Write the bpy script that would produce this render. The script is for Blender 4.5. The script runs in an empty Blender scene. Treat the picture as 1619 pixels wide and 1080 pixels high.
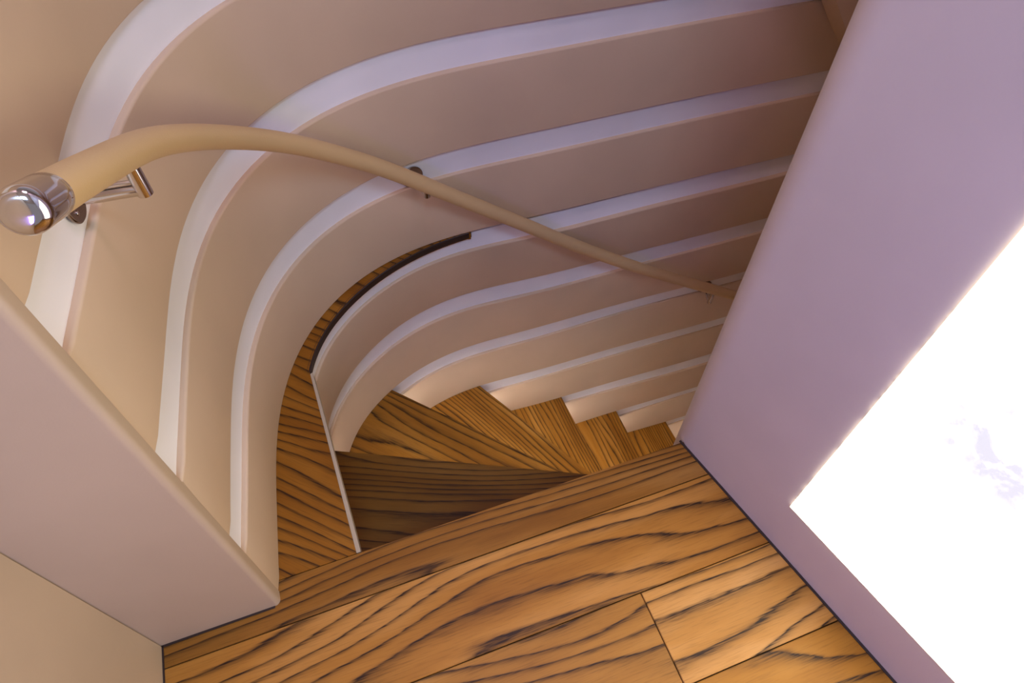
import bpy, bmesh, math, random
from mathutils import Vector, Matrix

LED = 42.0
ONYX = 4.3
EXPO = 0.11
WORLD_COL = (0.9, 0.85, 0.95, 1)
WORLD_STR = 0.3
LIGHTS = [
 ('area', 'ceiling_light', (-0.1, -0.6, 2.2), (-0.1, -0.3, 0), 0.4, 22, (0.40, 0.62, 1.0)),
 ('area', 'stairwell_light', (0.25, 0.55, 2.2), (0.25, 0.7, 0), 0.3, 6.0, (1.0, 0.72, 0.95)),
 ('area', 'blue_fill_light', (-0.34, -0.45, 0.75), (0.6, 0.3, 0.3), 0.3, 4.0, (0.25, 0.18, 1.0)),  # unseen blue lamp, added to tint the right wall
]
FLOOR_SEEDS = [12.3, 5.1, 27.6]
T_SEEDS = {2: 2.2, 3: 9.1, 4: 14.7, 5: 21.3, 6: 30.9, 7: 33.3, 8: 4.4, 9: 8.8}
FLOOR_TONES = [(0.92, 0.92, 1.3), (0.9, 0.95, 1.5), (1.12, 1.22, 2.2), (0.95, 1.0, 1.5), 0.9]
CAM_R = [[0.9384184, -0.2702212, 0.2152938], [-0.3454252, -0.7468359, 0.5682584], [0.0072337, -0.607632, -0.7941857]]
CURVES = {"U0":[[-0.2162,0.3386],[-0.2173,0.3714],[-0.216,0.4036],[-0.2137,0.4347],[-0.2113,0.4646],[-0.2089,0.4936],[-0.2067,0.5218],[-0.2045,0.5496],[-0.2022,0.5771],[-0.1996,0.6044],[-0.1964,0.6318],[-0.1925,0.6592],[-0.1876,0.6866],[-0.1815,0.7141],[-0.1742,0.7415],[-0.1654,0.7688],[-0.155,0.7958],[-0.143,0.8224],[-0.1293,0.8486],[-0.1131,0.8734],[-0.0949,0.8969],[-0.075,0.9192],[-0.0535,0.9401],[-0.0304,0.9595],[-0.006,0.9773],[0.0198,0.9933],[0.0466,1.0074],[0.0745,1.0197],[0.1031,1.0301],[0.1324,1.0386],[0.1621,1.0455],[0.1922,1.0508],[0.2227,1.0546],[0.2533,1.0572],[0.2843,1.0588],[0.3156,1.0595],[0.3473,1.0596],[0.3797,1.0592],[0.413,1.0586],[0.4474,1.0577],[0.4875,1.0568],[0.5302,1.0559],[0.5761,1.0551],[0.6261,1.0544],[0.6813,1.0536],[0.743,1.0527],[0.8129,1.0514],[0.8932,1.0494],[0.9873,1.0465],[1.1008,1.043],[1.2438,1.0396],[1.4373,1.0384],[1.7306,1.0452]],
"U1":[[-0.2131,0.34],[-0.2142,0.3726],[-0.2125,0.4047],[-0.2097,0.4357],[-0.2066,0.4655],[-0.2036,0.4943],[-0.2007,0.5222],[-0.198,0.5496],[-0.1951,0.5767],[-0.192,0.6035],[-0.1883,0.6303],[-0.1838,0.657],[-0.1785,0.6838],[-0.172,0.7105],[-0.1643,0.737],[-0.1552,0.7634],[-0.1446,0.7894],[-0.1324,0.8151],[-0.1185,0.8401],[-0.103,0.8644],[-0.0858,0.8877],[-0.0669,0.91],[-0.0464,0.9309],[-0.0243,0.9505],[-0.0007,0.9685],[0.0242,0.9848],[0.0502,0.9993],[0.0773,1.012],[0.1053,1.0229],[0.134,1.032],[0.1632,1.0395],[0.1929,1.0453],[0.2229,1.0498],[0.2533,1.053],[0.284,1.0551],[0.3152,1.0564],[0.3468,1.057],[0.3791,1.0571],[0.4124,1.0568],[0.4469,1.0563],[0.487,1.0557],[0.5297,1.055],[0.5756,1.0544],[0.6256,1.0537],[0.6807,1.0529],[0.7423,1.052],[0.8122,1.0507],[0.8924,1.0488],[0.9865,1.046],[1.0999,1.0425],[1.2429,1.0392],[1.4364,1.038],[1.7297,1.0449]],
"U2":[[-0.2121,0.3404],[-0.2132,0.373],[-0.2118,0.4049],[-0.2093,0.4358],[-0.2064,0.4655],[-0.2035,0.4943],[-0.2005,0.5222],[-0.1975,0.5496],[-0.1943,0.5766],[-0.1907,0.6034],[-0.1865,0.63],[-0.1814,0.6565],[-0.1754,0.6828],[-0.1683,0.709],[-0.16,0.7351],[-0.1502,0.7608],[-0.139,0.7861],[-0.1263,0.8109],[-0.1121,0.835],[-0.0962,0.8583],[-0.0787,0.8806],[-0.0597,0.9018],[-0.0392,0.9217],[-0.0172,0.9402],[0.0061,0.9571],[0.0306,0.9724],[0.0562,0.9859],[0.0827,0.9976],[0.11,1.0077],[0.1378,1.016],[0.1662,1.0228],[0.1949,1.028],[0.2239,1.032],[0.2532,1.0348],[0.2828,1.0367],[0.3128,1.0379],[0.3433,1.0385],[0.3745,1.0387],[0.4066,1.0386],[0.4399,1.0385],[0.4789,1.0383],[0.5204,1.0382],[0.5652,1.0382],[0.6141,1.0383],[0.6683,1.0384],[0.7289,1.0383],[0.7976,1.0377],[0.8766,1.0365],[0.9693,1.0344],[1.0813,1.0317],[1.2233,1.0295],[1.4161,1.0297],[1.7089,1.038]],
"U3":[[-0.2108,0.341],[-0.2118,0.3735],[-0.2102,0.4054],[-0.2073,0.4363],[-0.204,0.466],[-0.2008,0.4946],[-0.1976,0.5224],[-0.1945,0.5496],[-0.1912,0.5764],[-0.1876,0.603],[-0.1834,0.6294],[-0.1784,0.6557],[-0.1725,0.6819],[-0.1655,0.708],[-0.1573,0.7339],[-0.1477,0.7594],[-0.1367,0.7846],[-0.1241,0.8093],[-0.1099,0.8333],[-0.0942,0.8565],[-0.0768,0.8787],[-0.0579,0.8997],[-0.0374,0.9194],[-0.0155,0.9377],[0.0078,0.9543],[0.0322,0.9693],[0.0577,0.9825],[0.0841,0.9939],[0.1112,1.0035],[0.1389,1.0114],[0.1671,1.0176],[0.1955,1.0224],[0.2242,1.0258],[0.2531,1.028],[0.2823,1.0293],[0.3118,1.0299],[0.3416,1.0299],[0.3721,1.0295],[0.4035,1.0289],[0.4359,1.0283],[0.4738,1.0276],[0.5142,1.0271],[0.5578,1.0269],[0.6055,1.0268],[0.6584,1.0269],[0.7176,1.0268],[0.785,1.0265],[0.8627,1.0257],[0.9542,1.0243],[1.0651,1.0223],[1.2062,1.0211],[1.3985,1.0225],[1.6909,1.032]],
"U4":[[-0.1252,0.3382],[-0.1179,0.3718],[-0.1197,0.3989],[-0.1232,0.4242],[-0.1257,0.4492],[-0.1267,0.474],[-0.1264,0.4984],[-0.1256,0.5225],[-0.125,0.5462],[-0.1248,0.5698],[-0.1252,0.5936],[-0.1261,0.6179],[-0.127,0.6429],[-0.1276,0.6687],[-0.1272,0.6952],[-0.1254,0.7224],[-0.1216,0.7499],[-0.1155,0.7773],[-0.106,0.8038],[-0.0934,0.829],[-0.0787,0.8534],[-0.062,0.8767],[-0.0435,0.8987],[-0.0232,0.9195],[-0.0013,0.9389],[0.022,0.957],[0.0466,0.9736],[0.0724,0.9887],[0.0993,1.0021],[0.1272,1.0137],[0.1561,1.0235],[0.1857,1.0312],[0.2159,1.037],[0.2466,1.0409],[0.2776,1.043],[0.309,1.0436],[0.3407,1.043],[0.3729,1.0417],[0.4057,1.0398],[0.4397,1.0379],[0.4778,1.0361],[0.5184,1.0347],[0.5624,1.0339],[0.6105,1.0335],[0.6639,1.0333],[0.7236,1.0329],[0.7913,1.0321],[0.8691,1.0306],[0.9611,1.0289],[1.0742,1.0276],[1.2202,1.028],[1.4181,1.0305],[1.6894,1.0315]],
"U5":[[-0.1295,0.3358],[-0.1224,0.3697],[-0.1243,0.397],[-0.1279,0.4227],[-0.1305,0.4479],[-0.1315,0.473],[-0.1313,0.4978],[-0.1306,0.5221],[-0.1299,0.5461],[-0.1298,0.57],[-0.1302,0.5942],[-0.131,0.6188],[-0.1318,0.6441],[-0.1323,0.6702],[-0.1318,0.697],[-0.1299,0.7245],[-0.126,0.7522],[-0.1197,0.7799],[-0.1108,0.8072],[-0.0992,0.8338],[-0.0852,0.8593],[-0.0686,0.8835],[-0.0496,0.906],[-0.0285,0.9268],[-0.0058,0.9458],[0.0185,0.9632],[0.044,0.9789],[0.0706,0.9929],[0.0982,1.0053],[0.1266,1.0159],[0.1558,1.0247],[0.1856,1.0318],[0.2159,1.0371],[0.2466,1.0408],[0.2776,1.0431],[0.3091,1.0441],[0.3409,1.0442],[0.3734,1.0438],[0.4068,1.043],[0.4414,1.0423],[0.4805,1.0418],[0.5223,1.0416],[0.5675,1.0418],[0.6169,1.0421],[0.6714,1.0421],[0.7321,1.0415],[0.8001,1.04],[0.8775,1.0372],[0.9681,1.0336],[1.0785,1.0301],[1.2237,1.0297],[1.4216,1.032],[1.6931,1.0327]],
"U6":[[-0.129,0.3361],[-0.1218,0.3699],[-0.1237,0.3973],[-0.1273,0.4228],[-0.1299,0.4481],[-0.1309,0.4731],[-0.1307,0.4978],[-0.13,0.5221],[-0.1293,0.5461],[-0.1292,0.57],[-0.1295,0.5941],[-0.1303,0.6187],[-0.1312,0.6439],[-0.1317,0.67],[-0.1313,0.6968],[-0.1294,0.7242],[-0.1254,0.7519],[-0.1192,0.7796],[-0.1103,0.8069],[-0.0987,0.8334],[-0.0845,0.8587],[-0.0679,0.8828],[-0.0491,0.9054],[-0.0283,0.9264],[-0.0058,0.9459],[0.0181,0.9639],[0.0434,0.9802],[0.0698,0.9949],[0.0973,1.0079],[0.1258,1.0192],[0.155,1.0287],[0.185,1.0363],[0.2155,1.0419],[0.2465,1.0458],[0.2779,1.048],[0.3096,1.0488],[0.3417,1.0485],[0.3743,1.0474],[0.4077,1.046],[0.4423,1.0446],[0.4812,1.0433],[0.5227,1.0423],[0.5675,1.0419],[0.6166,1.0417],[0.6709,1.0415],[0.7315,1.0409],[0.7997,1.0396],[0.8779,1.0375],[0.9697,1.0347],[1.0822,1.0323],[1.2281,1.0319],[1.4262,1.0339],[1.6978,1.0343]],
"U7":[[-0.1387,0.3306],[-0.132,0.365],[-0.1341,0.393],[-0.138,0.4193],[-0.1408,0.4452],[-0.1419,0.4709],[-0.1418,0.4963],[-0.1412,0.5213],[-0.1405,0.546],[-0.1404,0.5706],[-0.1407,0.5954],[-0.1414,0.6207],[-0.1421,0.6466],[-0.1424,0.6734],[-0.1418,0.7008],[-0.1396,0.7289],[-0.1353,0.7573],[-0.1287,0.7856],[-0.1194,0.8134],[-0.1074,0.8404],[-0.0928,0.8664],[-0.0757,0.8909],[-0.0563,0.914],[-0.035,0.9355],[-0.0119,0.9554],[0.0126,0.9737],[0.0385,0.9903],[0.0656,1.0053],[0.0938,1.0186],[0.1229,1.03],[0.1529,1.0396],[0.1835,1.0472],[0.2148,1.0529],[0.2465,1.0568],[0.2785,1.059],[0.3109,1.0599],[0.3438,1.0597],[0.3771,1.0588],[0.4112,1.0571],[0.4463,1.055],[0.4858,1.053],[0.5277,1.0515],[0.5731,1.0504],[0.6226,1.0497],[0.6774,1.0491],[0.7384,1.048],[0.8072,1.0463],[0.8858,1.0436],[0.9783,1.0405],[1.0921,1.038],[1.2386,1.037],[1.4371,1.0383],[1.7089,1.038]],
"U8":[[-0.1331,0.3338],[-0.1261,0.3679],[-0.1281,0.3955],[-0.1318,0.4213],[-0.1345,0.4469],[-0.1356,0.4722],[-0.1354,0.4972],[-0.1347,0.5218],[-0.134,0.5461],[-0.1339,0.5703],[-0.1342,0.5947],[-0.135,0.6195],[-0.1358,0.6451],[-0.1362,0.6714],[-0.1357,0.6985],[-0.1336,0.7262],[-0.1296,0.7542],[-0.1232,0.7821],[-0.1141,0.8096],[-0.1024,0.8363],[-0.088,0.8619],[-0.0712,0.8862],[-0.0521,0.909],[-0.0311,0.9302],[-0.0084,0.9499],[0.0158,0.968],[0.0414,0.9845],[0.0681,0.9993],[0.0958,1.0124],[0.1246,1.0237],[0.1541,1.0332],[0.1844,1.0408],[0.2152,1.0464],[0.2465,1.0503],[0.2782,1.0526],[0.3102,1.0534],[0.3426,1.0533],[0.3756,1.0525],[0.4094,1.0513],[0.4444,1.0501],[0.4839,1.049],[0.526,1.0484],[0.5716,1.0482],[0.6215,1.0483],[0.677,1.0486],[0.7389,1.0486],[0.8087,1.0477],[0.8886,1.0458],[0.9822,1.0431],[1.0967,1.0407],[1.2434,1.0394],[1.442,1.0404],[1.714,1.0397]],
"U9":[[-0.1412,0.3292],[-0.1345,0.3638],[-0.1367,0.392],[-0.1406,0.4184],[-0.1435,0.4444],[-0.1447,0.4704],[-0.1446,0.4959],[-0.144,0.5211],[-0.1434,0.546],[-0.1432,0.5708],[-0.1435,0.5957],[-0.1442,0.6212],[-0.1449,0.6473],[-0.1451,0.6742],[-0.1444,0.7019],[-0.1421,0.7301],[-0.1378,0.7586],[-0.1311,0.787],[-0.1217,0.815],[-0.1096,0.8422],[-0.0949,0.8683],[-0.0776,0.8929],[-0.0581,0.9161],[-0.0366,0.9377],[-0.0134,0.9577],[0.0113,0.9761],[0.0373,0.9929],[0.0646,1.0079],[0.0929,1.0213],[0.1222,1.0328],[0.1523,1.0423],[0.1832,1.05],[0.2146,1.0557],[0.2464,1.0596],[0.2787,1.0619],[0.3113,1.0627],[0.3443,1.0625],[0.3778,1.0615],[0.4122,1.0602],[0.4478,1.0588],[0.4878,1.0575],[0.5305,1.0565],[0.5767,1.056],[0.6271,1.0557],[0.6828,1.0554],[0.7449,1.0546],[0.8147,1.0529],[0.8944,1.0503],[0.9865,1.046],[1.0991,1.0421],[1.2457,1.0405],[1.4444,1.0413],[1.7164,1.0405]],
"L0":[[-0.2152,0.339],[-0.2164,0.3717],[-0.2145,0.4041],[-0.2113,0.4353],[-0.2078,0.4653],[-0.2046,0.4941],[-0.2015,0.5222],[-0.1986,0.5496],[-0.1957,0.5767],[-0.1925,0.6036],[-0.1889,0.6304],[-0.1846,0.6572],[-0.1794,0.6841],[-0.1732,0.7109],[-0.1658,0.7377],[-0.1571,0.7644],[-0.1469,0.7908],[-0.1352,0.817],[-0.1218,0.8426],[-0.1067,0.8677],[-0.09,0.8919],[-0.0715,0.9152],[-0.0514,0.9374],[-0.0293,0.9578],[-0.0049,0.9755],[0.0207,0.9915],[0.0475,1.0055],[0.0752,1.0178],[0.1037,1.0281],[0.1328,1.0367],[0.1625,1.0435],[0.1925,1.0488],[0.2228,1.0526],[0.2533,1.0552],[0.2841,1.0568],[0.3153,1.0575],[0.3469,1.0576],[0.3792,1.0572],[0.4123,1.0566],[0.4467,1.0558],[0.4866,1.0549],[0.5292,1.0541],[0.575,1.0534],[0.6249,1.0527],[0.68,1.0521],[0.7416,1.0513],[0.8114,1.05],[0.8916,1.0481],[0.9856,1.0454],[1.099,1.042],[1.242,1.0387],[1.4354,1.0376],[1.7287,1.0446]],
"L1":[[-0.2091,0.3417],[-0.2101,0.3741],[-0.2087,0.4059],[-0.2064,0.4365],[-0.2037,0.466],[-0.2011,0.4946],[-0.1986,0.5223],[-0.196,0.5496],[-0.1933,0.5765],[-0.1902,0.6033],[-0.1865,0.63],[-0.182,0.6566],[-0.1765,0.6832],[-0.1699,0.7096],[-0.162,0.736],[-0.1527,0.7621],[-0.1419,0.7878],[-0.1295,0.813],[-0.1154,0.8376],[-0.0998,0.8615],[-0.0824,0.8843],[-0.0634,0.906],[-0.0429,0.9265],[-0.0208,0.9454],[0.0027,0.9629],[0.0274,0.9786],[0.0532,0.9926],[0.08,1.0048],[0.1076,1.0152],[0.1359,1.024],[0.1647,1.0311],[0.1939,1.0367],[0.2234,1.041],[0.2533,1.0442],[0.2834,1.0464],[0.3141,1.0478],[0.3452,1.0487],[0.3772,1.0492],[0.4101,1.0495],[0.4443,1.0497],[0.4843,1.0499],[0.527,1.0502],[0.5732,1.0507],[0.6237,1.0512],[0.6796,1.0517],[0.7422,1.0519],[0.8132,1.0516],[0.8947,1.0506],[0.9903,1.0486],[1.1046,1.0452],[1.2478,1.0415],[1.4414,1.0401],[1.7348,1.0466]],
"L2":[[-0.2112,0.3408],[-0.2122,0.3733],[-0.2099,0.4055],[-0.2063,0.4365],[-0.2025,0.4662],[-0.199,0.4948],[-0.1957,0.5225],[-0.1925,0.5496],[-0.1893,0.5763],[-0.1859,0.6028],[-0.182,0.6292],[-0.1775,0.6555],[-0.172,0.6817],[-0.1655,0.708],[-0.1577,0.734],[-0.1486,0.7599],[-0.138,0.7854],[-0.1258,0.8105],[-0.112,0.8349],[-0.0966,0.8586],[-0.0794,0.8813],[-0.0607,0.9029],[-0.0403,0.9232],[-0.0184,0.942],[0.0049,0.9592],[0.0295,0.9746],[0.0551,0.9883],[0.0818,1.0001],[0.1092,1.0102],[0.1372,1.0184],[0.1658,1.025],[0.1946,1.03],[0.2238,1.0337],[0.2532,1.0361],[0.2829,1.0376],[0.3128,1.0383],[0.3433,1.0384],[0.3743,1.0381],[0.4063,1.0377],[0.4394,1.0371],[0.4781,1.0366],[0.5193,1.0363],[0.5639,1.0362],[0.6126,1.0364],[0.6667,1.0366],[0.7274,1.0368],[0.7965,1.0367],[0.8761,1.0361],[0.9698,1.0348],[1.0832,1.0329],[1.2258,1.0307],[1.4187,1.0308],[1.7116,1.0389]],
"L3":[[-0.1167,0.343],[-0.1092,0.3761],[-0.1107,0.4026],[-0.114,0.4273],[-0.1164,0.4517],[-0.1172,0.4759],[-0.1168,0.4998],[-0.1159,0.5232],[-0.1153,0.5463],[-0.1151,0.5693],[-0.1156,0.5925],[-0.1165,0.6162],[-0.1176,0.6406],[-0.1183,0.6658],[-0.1182,0.6918],[-0.1166,0.7183],[-0.1131,0.7453],[-0.1072,0.7722],[-0.0981,0.7982],[-0.0864,0.8234],[-0.0724,0.8476],[-0.0562,0.8705],[-0.0379,0.8922],[-0.0179,0.9123],[0.0038,0.9311],[0.0268,0.9483],[0.0512,0.964],[0.0766,0.9782],[0.1031,0.9906],[0.1305,1.0013],[0.1587,1.0102],[0.1875,1.0171],[0.2169,1.0222],[0.2467,1.0254],[0.2767,1.0271],[0.307,1.0273],[0.3377,1.0266],[0.3687,1.0251],[0.4005,1.0234],[0.4334,1.0216],[0.4703,1.0201],[0.5098,1.0192],[0.5526,1.0188],[0.5997,1.019],[0.6519,1.0193],[0.7105,1.0196],[0.7769,1.0193],[0.8533,1.0184],[0.9437,1.0172],[1.055,1.0165],[1.1998,1.0179],[1.397,1.0218],[1.6678,1.0242]],
"L4":[[-0.1318,0.3345],[-0.1247,0.3685],[-0.1267,0.396],[-0.1304,0.4218],[-0.133,0.4473],[-0.1341,0.4725],[-0.1339,0.4974],[-0.1332,0.5219],[-0.1325,0.5461],[-0.1324,0.5702],[-0.1327,0.5945],[-0.1335,0.6193],[-0.1343,0.6447],[-0.1348,0.671],[-0.1343,0.698],[-0.1323,0.7256],[-0.1283,0.7535],[-0.1219,0.7813],[-0.1127,0.8086],[-0.0995,0.834],[-0.0841,0.8584],[-0.0667,0.8815],[-0.0473,0.9033],[-0.0262,0.9236],[-0.0036,0.9425],[0.0203,0.9599],[0.0455,0.9758],[0.0718,0.9901],[0.0991,1.0027],[0.1273,1.0135],[0.1563,1.0225],[0.1859,1.0295],[0.2161,1.0346],[0.2466,1.0379],[0.2774,1.0396],[0.3085,1.0399],[0.34,1.0391],[0.3719,1.0377],[0.4045,1.036],[0.4383,1.0343],[0.4763,1.0328],[0.5169,1.032],[0.561,1.0317],[0.6094,1.032],[0.6632,1.0325],[0.7236,1.0329],[0.792,1.0328],[0.8709,1.032],[0.964,1.0308],[1.0784,1.0301],[1.225,1.0303],[1.423,1.0325],[1.6945,1.0332]],
"L5":[[-0.1292,0.3359],[-0.1221,0.3698],[-0.124,0.3972],[-0.1276,0.4228],[-0.1302,0.448],[-0.1312,0.4731],[-0.131,0.4978],[-0.1303,0.5221],[-0.1296,0.5461],[-0.1294,0.57],[-0.1298,0.5941],[-0.1306,0.6187],[-0.1315,0.644],[-0.132,0.6701],[-0.1316,0.6969],[-0.1296,0.7243],[-0.1257,0.7521],[-0.1194,0.7798],[-0.1105,0.8071],[-0.099,0.8335],[-0.0848,0.8589],[-0.0681,0.883],[-0.0493,0.9056],[-0.0285,0.9267],[-0.006,0.9462],[0.018,0.9641],[0.0433,0.9805],[0.0697,0.9952],[0.0974,1.0077],[0.126,1.0184],[0.1553,1.0274],[0.1852,1.0346],[0.2157,1.0401],[0.2466,1.0439],[0.2778,1.0462],[0.3094,1.0474],[0.3415,1.0476],[0.3743,1.0472],[0.4079,1.0467],[0.4429,1.0462],[0.4825,1.046],[0.5249,1.0463],[0.5709,1.0471],[0.6215,1.0482],[0.6776,1.0493],[0.7403,1.05],[0.8111,1.0497],[0.892,1.0485],[0.9861,1.0457],[1.1002,1.0427],[1.2471,1.0412],[1.4458,1.0419],[1.7178,1.041]],
"L6":[[-0.13,0.3355],[-0.1229,0.3694],[-0.1248,0.3968],[-0.1285,0.4225],[-0.1311,0.4478],[-0.1321,0.4729],[-0.1319,0.4977],[-0.1312,0.5221],[-0.1305,0.5461],[-0.1304,0.5701],[-0.1307,0.5942],[-0.1315,0.6189],[-0.1324,0.6442],[-0.1329,0.6704],[-0.1324,0.6972],[-0.1304,0.7247],[-0.1265,0.7525],[-0.1202,0.7803],[-0.1113,0.8076],[-0.0997,0.8341],[-0.0854,0.8596],[-0.0687,0.8837],[-0.0498,0.9063],[-0.029,0.9274],[-0.0065,0.947],[0.0175,0.9649],[0.0429,0.9813],[0.0694,0.996],[0.097,1.0091],[0.1255,1.0203],[0.1548,1.0298],[0.1849,1.0373],[0.2155,1.0429],[0.2465,1.0468],[0.278,1.049],[0.3098,1.05],[0.342,1.0502],[0.375,1.0501],[0.4089,1.0496],[0.444,1.049],[0.4836,1.0485],[0.526,1.0483],[0.5718,1.0485],[0.6219,1.0488],[0.6774,1.0491],[0.7392,1.0488],[0.8087,1.0476],[0.8882,1.0455],[0.9814,1.0426],[1.0953,1.0398],[1.2419,1.0386],[1.4404,1.0397],[1.7123,1.0391]],
"L7":[[-0.1412,0.3292],[-0.1345,0.3638],[-0.1367,0.392],[-0.1406,0.4184],[-0.1435,0.4444],[-0.1447,0.4704],[-0.1446,0.4959],[-0.144,0.5211],[-0.1434,0.546],[-0.1432,0.5708],[-0.1435,0.5957],[-0.1442,0.6212],[-0.1449,0.6473],[-0.1451,0.6742],[-0.1444,0.7019],[-0.1421,0.7301],[-0.1378,0.7586],[-0.1311,0.787],[-0.1217,0.815],[-0.1096,0.8422],[-0.0949,0.8683],[-0.0776,0.8929],[-0.0581,0.9161],[-0.0366,0.9377],[-0.0134,0.9577],[0.0113,0.9761],[0.0373,0.9929],[0.0646,1.0079],[0.0929,1.0213],[0.1222,1.0328],[0.1523,1.0423],[0.1832,1.05],[0.2146,1.0557],[0.2464,1.0596],[0.2787,1.0619],[0.3113,1.0627],[0.3443,1.0625],[0.3778,1.0615],[0.4122,1.0602],[0.4478,1.0588],[0.4878,1.0575],[0.5305,1.0565],[0.5767,1.056],[0.6262,1.0545],[0.6803,1.0524],[0.7405,1.0501],[0.8082,1.0472],[0.8857,1.0435],[0.9768,1.0395],[1.0885,1.0359],[1.2345,1.035],[1.4328,1.0366],[1.7045,1.0365]],
"L8":[[-0.1373,0.3314],[-0.1305,0.3658],[-0.1326,0.3936],[-0.1364,0.4198],[-0.1392,0.4456],[-0.1403,0.4712],[-0.1402,0.4965],[-0.1395,0.5214],[-0.1389,0.546],[-0.1387,0.5705],[-0.1391,0.5952],[-0.1398,0.6204],[-0.1405,0.6462],[-0.1409,0.6729],[-0.1402,0.7003],[-0.1381,0.7282],[-0.1339,0.7565],[-0.1273,0.7847],[-0.1181,0.8125],[-0.1062,0.8394],[-0.0916,0.8652],[-0.0745,0.8897],[-0.0552,0.9127],[-0.034,0.9342],[-0.011,0.954],[0.0134,0.9722],[0.0392,0.9889],[0.0662,1.0038],[0.0943,1.017],[0.1233,1.0285],[0.1532,1.038],[0.1837,1.0456],[0.2149,1.0513],[0.2465,1.0552],[0.2784,1.0574],[0.3107,1.0583],[0.3435,1.0581],[0.3767,1.0572],[0.4109,1.0559],[0.4462,1.0546],[0.486,1.0534],[0.5284,1.0527],[0.5742,1.0523],[0.6244,1.0522],[0.6799,1.052],[0.7417,1.0514],[0.8113,1.05],[0.8947,1.0505],[0.9936,1.0508],[1.1136,1.0505],[1.2617,1.0484],[1.4609,1.0481],[1.7333,1.0461]],
"W3":[[-0.1163,0.3432],[-0.1087,0.3763],[-0.1102,0.4028],[-0.1135,0.4275],[-0.1158,0.4519],[-0.1166,0.476],[-0.1162,0.4998],[-0.1154,0.5232],[-0.1147,0.5463],[-0.1146,0.5692],[-0.1151,0.5924],[-0.116,0.6161],[-0.1171,0.6405],[-0.1178,0.6656],[-0.1177,0.6916],[-0.1161,0.7181],[-0.1126,0.745],[-0.1068,0.7719],[-0.0977,0.7979],[-0.0858,0.8228],[-0.0714,0.8467],[-0.0549,0.8692],[-0.0364,0.8904],[-0.0162,0.9101],[0.0055,0.9285],[0.0285,0.9454],[0.0526,0.961],[0.0779,0.9751],[0.1041,0.9878],[0.1312,0.9989],[0.1591,1.0084],[0.1877,1.0162],[0.2169,1.0224],[0.2467,1.0271],[0.2769,1.0304],[0.3076,1.0319],[0.3387,1.032],[0.3703,1.0315],[0.4028,1.0306],[0.4366,1.0299],[0.4747,1.0294],[0.5155,1.0294],[0.5598,1.03],[0.6086,1.0309],[0.6626,1.0318],[0.7232,1.0325],[0.7915,1.0323],[0.87,1.0313],[0.9623,1.0297],[1.0754,1.0283],[1.2213,1.0285],[1.4192,1.031],[1.6906,1.0319]]}

# ----------------------------------------------------------------- helpers
SC = bpy.context.scene
COL = SC.collection
PI = math.pi
H = 0.213          # riser height
STRIP = 0.0563     # height of the white recess between two padded panels
REC = 0.0075        # depth of that recess

def link(o, parent=None):
    COL.objects.link(o)
    if parent: o.parent = parent
    return o

def tag(o, label=None, cat=None, group=None, kind=None):
    if label: o['label'] = label
    if cat: o['category'] = cat
    if group: o['group'] = group
    if kind: o['kind'] = kind
    return o

def mesh_obj(name, verts, faces, mat, parent=None, smooth=False, uvs=None, auto=None):
    me = bpy.data.meshes.new(name)
    me.from_pydata([tuple(v) for v in verts], [], faces)
    me.update()
    bm = bmesh.new(); bm.from_mesh(me)
    if uvs is not None:
        ul = bm.loops.layers.uv.new('UVMap')
        for f in bm.faces:
            for l in f.loops: l[ul].uv = uvs(l.vert.co, f.normal)
    bmesh.ops.recalc_face_normals(bm, faces=bm.faces)
    for f in bm.faces: f.smooth = smooth
    bm.to_mesh(me); bm.free()
    if auto is not None:
        me.set_sharp_from_angle(angle=auto)
    me.materials.append(mat)
    return link(bpy.data.objects.new(name, me), parent)

def bm_obj(name, bm, mat, parent=None, smooth=False, auto=None):
    bmesh.ops.recalc_face_normals(bm, faces=bm.faces)
    for f in bm.faces: f.smooth = smooth
    me = bpy.data.meshes.new(name); bm.to_mesh(me); bm.free()
    if auto is not None: me.set_sharp_from_angle(angle=auto)
    me.materials.append(mat)
    return link(bpy.data.objects.new(name, me), parent)

def empty(name, loc, label, cat, group=None):
    o = bpy.data.objects.new(name, None); o.location = loc
    o.empty_display_size = 0.05
    link(o); return tag(o, label, cat, group)

# ----------------------------------------------------------------- plan curves
def resample(P, n=120):
    P = [Vector((p[0], p[1])) for p in P]
    # Catmull-Rom through the points, then even steps
    Q = []
    for i in range(len(P)-1):
        p0 = P[max(i-1, 0)]; p1 = P[i]; p2 = P[i+1]; p3 = P[min(i+2, len(P)-1)]
        for k in range(6):
            t = k/6
            Q.append(0.5*((2*p1)+(p2-p0)*t+(2*p0-5*p1+4*p2-p3)*t*t+(3*p1-p0-3*p2+p3)*t*t*t))
    Q.append(P[-1])
    return Q

def clip_y(P, y0):
    """drop what lies on the landing side of y0 at the start of the curve"""
    i = 0
    while i < len(P)-1 and P[i+1].y < y0: i += 1
    a, b = P[i], P[i+1]
    if a.y < y0:
        t = (y0-a.y)/(b.y-a.y)
        return [a.lerp(b, t)] + P[i+1:]
    return P[i:]

def normals(P):
    N = []
    for i in range(len(P)):
        t = P[min(i+1, len(P)-1)]-P[max(i-1, 0)]
        t.normalize(); N.append(Vector((t.y, -t.x)))   # towards the stairwell
    return N

def even(P, n):
    L = [0]
    for a, b in zip(P, P[1:]): L.append(L[-1]+(b-a).length)
    out = []; j = 0
    for k in range(n):
        s = L[-1]*k/(n-1)
        while j < len(P)-2 and L[j+1] < s: j += 1
        t = (s-L[j])/max(1e-9, L[j+1]-L[j]); out.append(P[j].lerp(P[j+1], min(1, t)))
    return out

Y_PIER = 0.397
def edge(name, y0=Y_PIER, n=110):
    return even(clip_y(resample(CURVES[name]), y0), n)

def off(P, d):   # positive = into the stairwell
    return [p+nn*d for p, nn in zip(P, normals(P))]

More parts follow.
